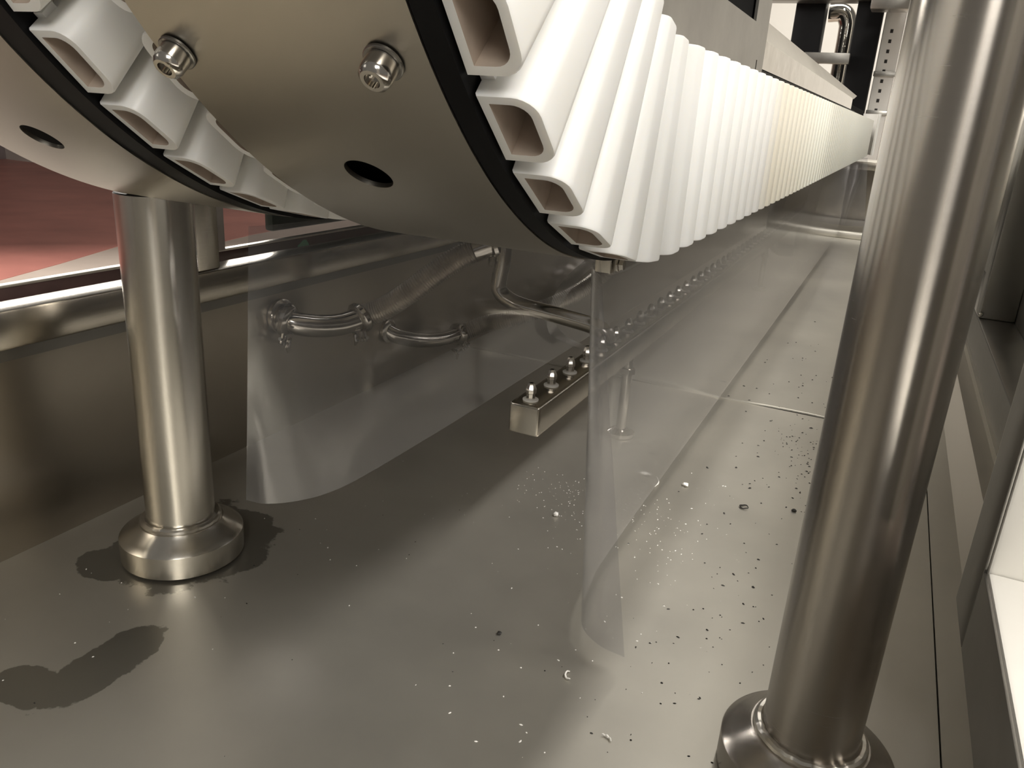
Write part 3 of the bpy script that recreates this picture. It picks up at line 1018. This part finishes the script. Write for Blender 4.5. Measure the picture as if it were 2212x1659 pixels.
# second, short offcut of vinyl behind the left curtain, curled edge towards the bar
co = thing('splash_curtain', 'short overlapping plastic strip with a curled pale edge near the feed pipe', 'curtain', (-0.46, 1.25, 0.39), 'clear splash curtains')
top = [(-0.42, 1.36, 0.300), (-0.452, 1.25, 0.265), (-0.463, 1.18, 0.235), (-0.463, 1.135, 0.20), (-0.463, 1.15, 0.16), (-0.455, 1.20, 0.135), (-0.445, 1.27, 0.105)]
bot = [(-0.425, 1.385, 0.285), (-0.455, 1.285, 0.245), (-0.466, 1.21, 0.205), (-0.466, 1.175, 0.185), (-0.466, 1.185, 0.165), (-0.460, 1.23, 0.135), (-0.448, 1.30, 0.105)]
obj('strip', curtain(top, bot, 4), M['vinyl'], co, 60)

ce = thing('splash_curtain', 'clear end curtain hanging below the far end of the white chain', 'curtain', (-0.16, 4.3, 0.33), 'clear splash curtains')
top = [(-0.30, 4.3, 0.385), (-0.24, 4.32, 0.385), (-0.19, 4.30, 0.385), (-0.17, 4.27, 0.385), (-0.155, 4.3, 0.385)]
bot = [(-0.31, 4.3, 0.06), (-0.25, 4.36, 0.06), (-0.21, 4.26, 0.06), (-0.16, 4.28, 0.06), (-0.105, 4.3, 0.06)]
obj('sheet', curtain(top, bot), M['vinyl'], ce, 60)

# ------------------------------------------------------------------ background machine beyond the far end
bk = thing('filler_frame', 'black machine columns with a grey crossbar beyond the far end', 'machine', (-0.5, 5.6, HF))
box_part('column', bk, M['blackframe'], -0.775, -0.60, 5.55, 5.7, HF, 1.55, r=0.01)
box_part('column', bk, M['blackframe'], -0.415, -0.27, 5.45, 5.6, HF, 1.55, r=0.01)
box_part('crossbar', bk, M['plate'], -0.66, -0.40, 5.38, 5.44, 0.875, 0.935, r=0.005)
box_part('top_beam', bk, M['brush_far'], -0.95, -0.02, 5.4, 5.55, 1.22, 1.35, r=0.01)
box_part('valve_block', bk, M['plate'], -0.33, -0.12, 5.2, 5.35, 1.15, 1.32, r=0.01)
pi = thing('bright_pipe', 'bright curved steel pipe between the two black columns', 'pipe', (-0.5, 5.5, HF))
bm = bmesh.new(); add_tube(bm, smooth_path([(-0.475, 5.8, HF), (-0.475, 5.8, 0.2), (-0.475, 5.8, 0.8), (-0.475, 5.8, 1.08), (-0.482, 5.8, 1.15), (-0.52, 5.8, 1.2), (-0.60, 5.8, 1.2)], 10), 0.055, 24); obj('pipe', bm, M['polish'], pi)
pn = thing('slotted_column', 'pale column with a row of small dark slots at far right', 'column', (-0.2, 5.5, HF))
box_part('body', pn, M['whitewall'], -0.255, -0.145, 5.5, 5.6, HF, 1.5, r=0.008)
for k in range(9):
    z = 0.62 + 0.055 * k
    bm = rbox(-0.214, -0.198, 5.4985, 5.501, z, z + 0.020, r=0.0005); obj('slot', bm, M['dirt'], pn)
for z in (0.82, 0.60):
    box_part('band', pn, M['plate'], -0.26, -0.14, 5.49, 5.505, z, z + 0.03, r=0.003)

# ------------------------------------------------------------------ crumbs on the tank floor
def blob(p, r, squash=0.6, seed=0):
    rnd = random.Random(seed)
    bm = bmesh.new()
    bmesh.ops.create_icosphere(bm, subdivisions=2, radius=r)
    for v in bm.verts:
        v.co *= rnd.uniform(0.75, 1.2)
        v.co.z *= squash
    zmin = min(v.co.z for v in bm.verts)
    for v in bm.verts:
        v.co += Vector((p[0], p[1], -zmin + 0.0003))
    return bm


def shaving(p, r, a0, a1, w, rot=0.0):
    bm = bmesh.new()
    n = 14
    pts = []
    for k in range(n + 1):
        a = a0 + (a1 - a0) * k / n
        pts.append((p[0] + r * math.cos(a + rot), p[1] + r * math.sin(a + rot), w * 0.8 + 0.0004 + 0.0012 * math.sin(k * 0.6) ** 2))
    add_tube(bm, pts, [w * (0.4 + 0.6 * math.sin(math.pi * (k + 0.6) / (n + 1.2))) for k in range(n + 1)], 6)
    return bm


tag(obj('plastic_crumb', blob((-0.319, 0.866), 0.0034, 0.8, 1), M['white']), 'white plastic crumb on the floor in front of the spray bar end', 'crumb')
tag(obj('plastic_crumb', blob((-0.192, 1.050), 0.0045, 0.5, 2), M['white']), 'white plastic crumb on the floor right of the right curtain', 'crumb')
tag(obj('plastic_shaving', shaving((-0.186, 0.586), 0.006, 2.2, 4.9, 0.0010), M['white']), 'hooked white shaving on the floor below the curled curtain tip', 'shaving')
tag(obj('plastic_shaving', shaving((-0.133, 0.522), 0.008, 0.6, 1.9, 0.0010), M['white']), 'white curved shaving on the floor at the bottom edge of the picture', 'shaving')
tag(obj('plastic_shaving', shaving((-0.262, 1.031), 0.034, 0.1, 1.1, 0.0010, -0.4), M['white']), 'long thin pale shaving on the floor seen through the right curtain', 'shaving')
tag(obj('dark_ring', shaving((-0.104, 1.028), 0.0055, 0, 5.9, 0.0011), M['dirt']), 'tiny dark plastic ring on the lit floor left of the right post', 'ring')
tag(obj('dark_crumb', blob((-0.273, 0.608), 0.0024, 0.6, 5), M['dirt']), 'dark crumb alone on the grey floor left of the curtain tip', 'crumb')
tag(obj('dark_crumb', blob((-0.041, 1.056), 0.0036, 0.4, 6), M['dirt']), 'dark flat crumb on the lit floor beside the right post', 'crumb')


def scatter(name, m, spots, label, cat, seed):
    rnd = random.Random(seed)
    bm = bmesh.new()
    for (cx, cy, sx, sy, n, r0, r1) in spots:
        for _ in range(n):
            x, y = rnd.gauss(cx, sx), rnd.gauss(cy, sy)
            if not (-0.78 < x < 0.11 and 0.25 < y < 4.0):
                continue
            if (x - 0.023) ** 2 + (y - 0.589) ** 2 < 0.0055 or (x + 0.654) ** 2 + (y - 0.561) ** 2 < 0.0052:
                continue
            r = rnd.uniform(r0, r1)
            a = rnd.uniform(0, 3.14)
            e = rnd.uniform(0.8, 2.2)
            ca, sa = math.cos(a), math.sin(a)
            top = bm.verts.new((x, y, r * 0.9 + 0.0002))
            base = []
            for k in range(5):
                b_ = 2 * math.pi * k / 5
                u, w = r * e * math.cos(b_), r * math.sin(b_)
                base.append(bm.verts.new((x + u * ca - w * sa, y + u * sa + w * ca, 0.0002)))
            for k in range(5):
                bm.faces.new((base[k], base[(k + 1) % 5], top))
    o = obj(name, bm, m)
    o['kind'] = 'stuff'
    tag(o, label, cat)
    return o


scatter('white_granules', M['white'], [(-0.245, 0.90, 0.045, 0.05, 130, 0.0003, 0.0008), (-0.335, 0.93, 0.03, 0.05, 90, 0.0003, 0.0007), (-0.16, 0.9, 0.05, 0.10, 60, 0.0003, 0.0009),
                                       (-0.3, 0.75, 0.2, 0.2, 80, 0.0003, 0.0009), (-0.62, 0.55, 0.1, 0.12, 22, 0.0004, 0.001), (-0.2, 0.55, 0.1, 0.1, 25, 0.0004, 0.001)],
        'fine white plastic granules scattered over the tank floor', 'granules', 3)
scatter('dark_specks', M['dirt'], [(-0.06, 1.15, 0.035, 0.15, 70, 0.0005, 0.0014), (-0.08, 0.80, 0.05, 0.16, 60, 0.0005, 0.0013), (-0.1, 1.6, 0.06, 0.3, 60, 0.0008, 0.002), (-0.07, 0.58, 0.05, 0.08, 30, 0.0004, 0.001),
                                   (-0.35, 0.6, 0.2, 0.15, 25, 0.0003, 0.0008), (-0.05, 1.30, 0.03, 0.05, 50, 0.0005, 0.0014)],
        'dark plastic specks and dirt scattered on the right floor strip', 'dirt', 4)
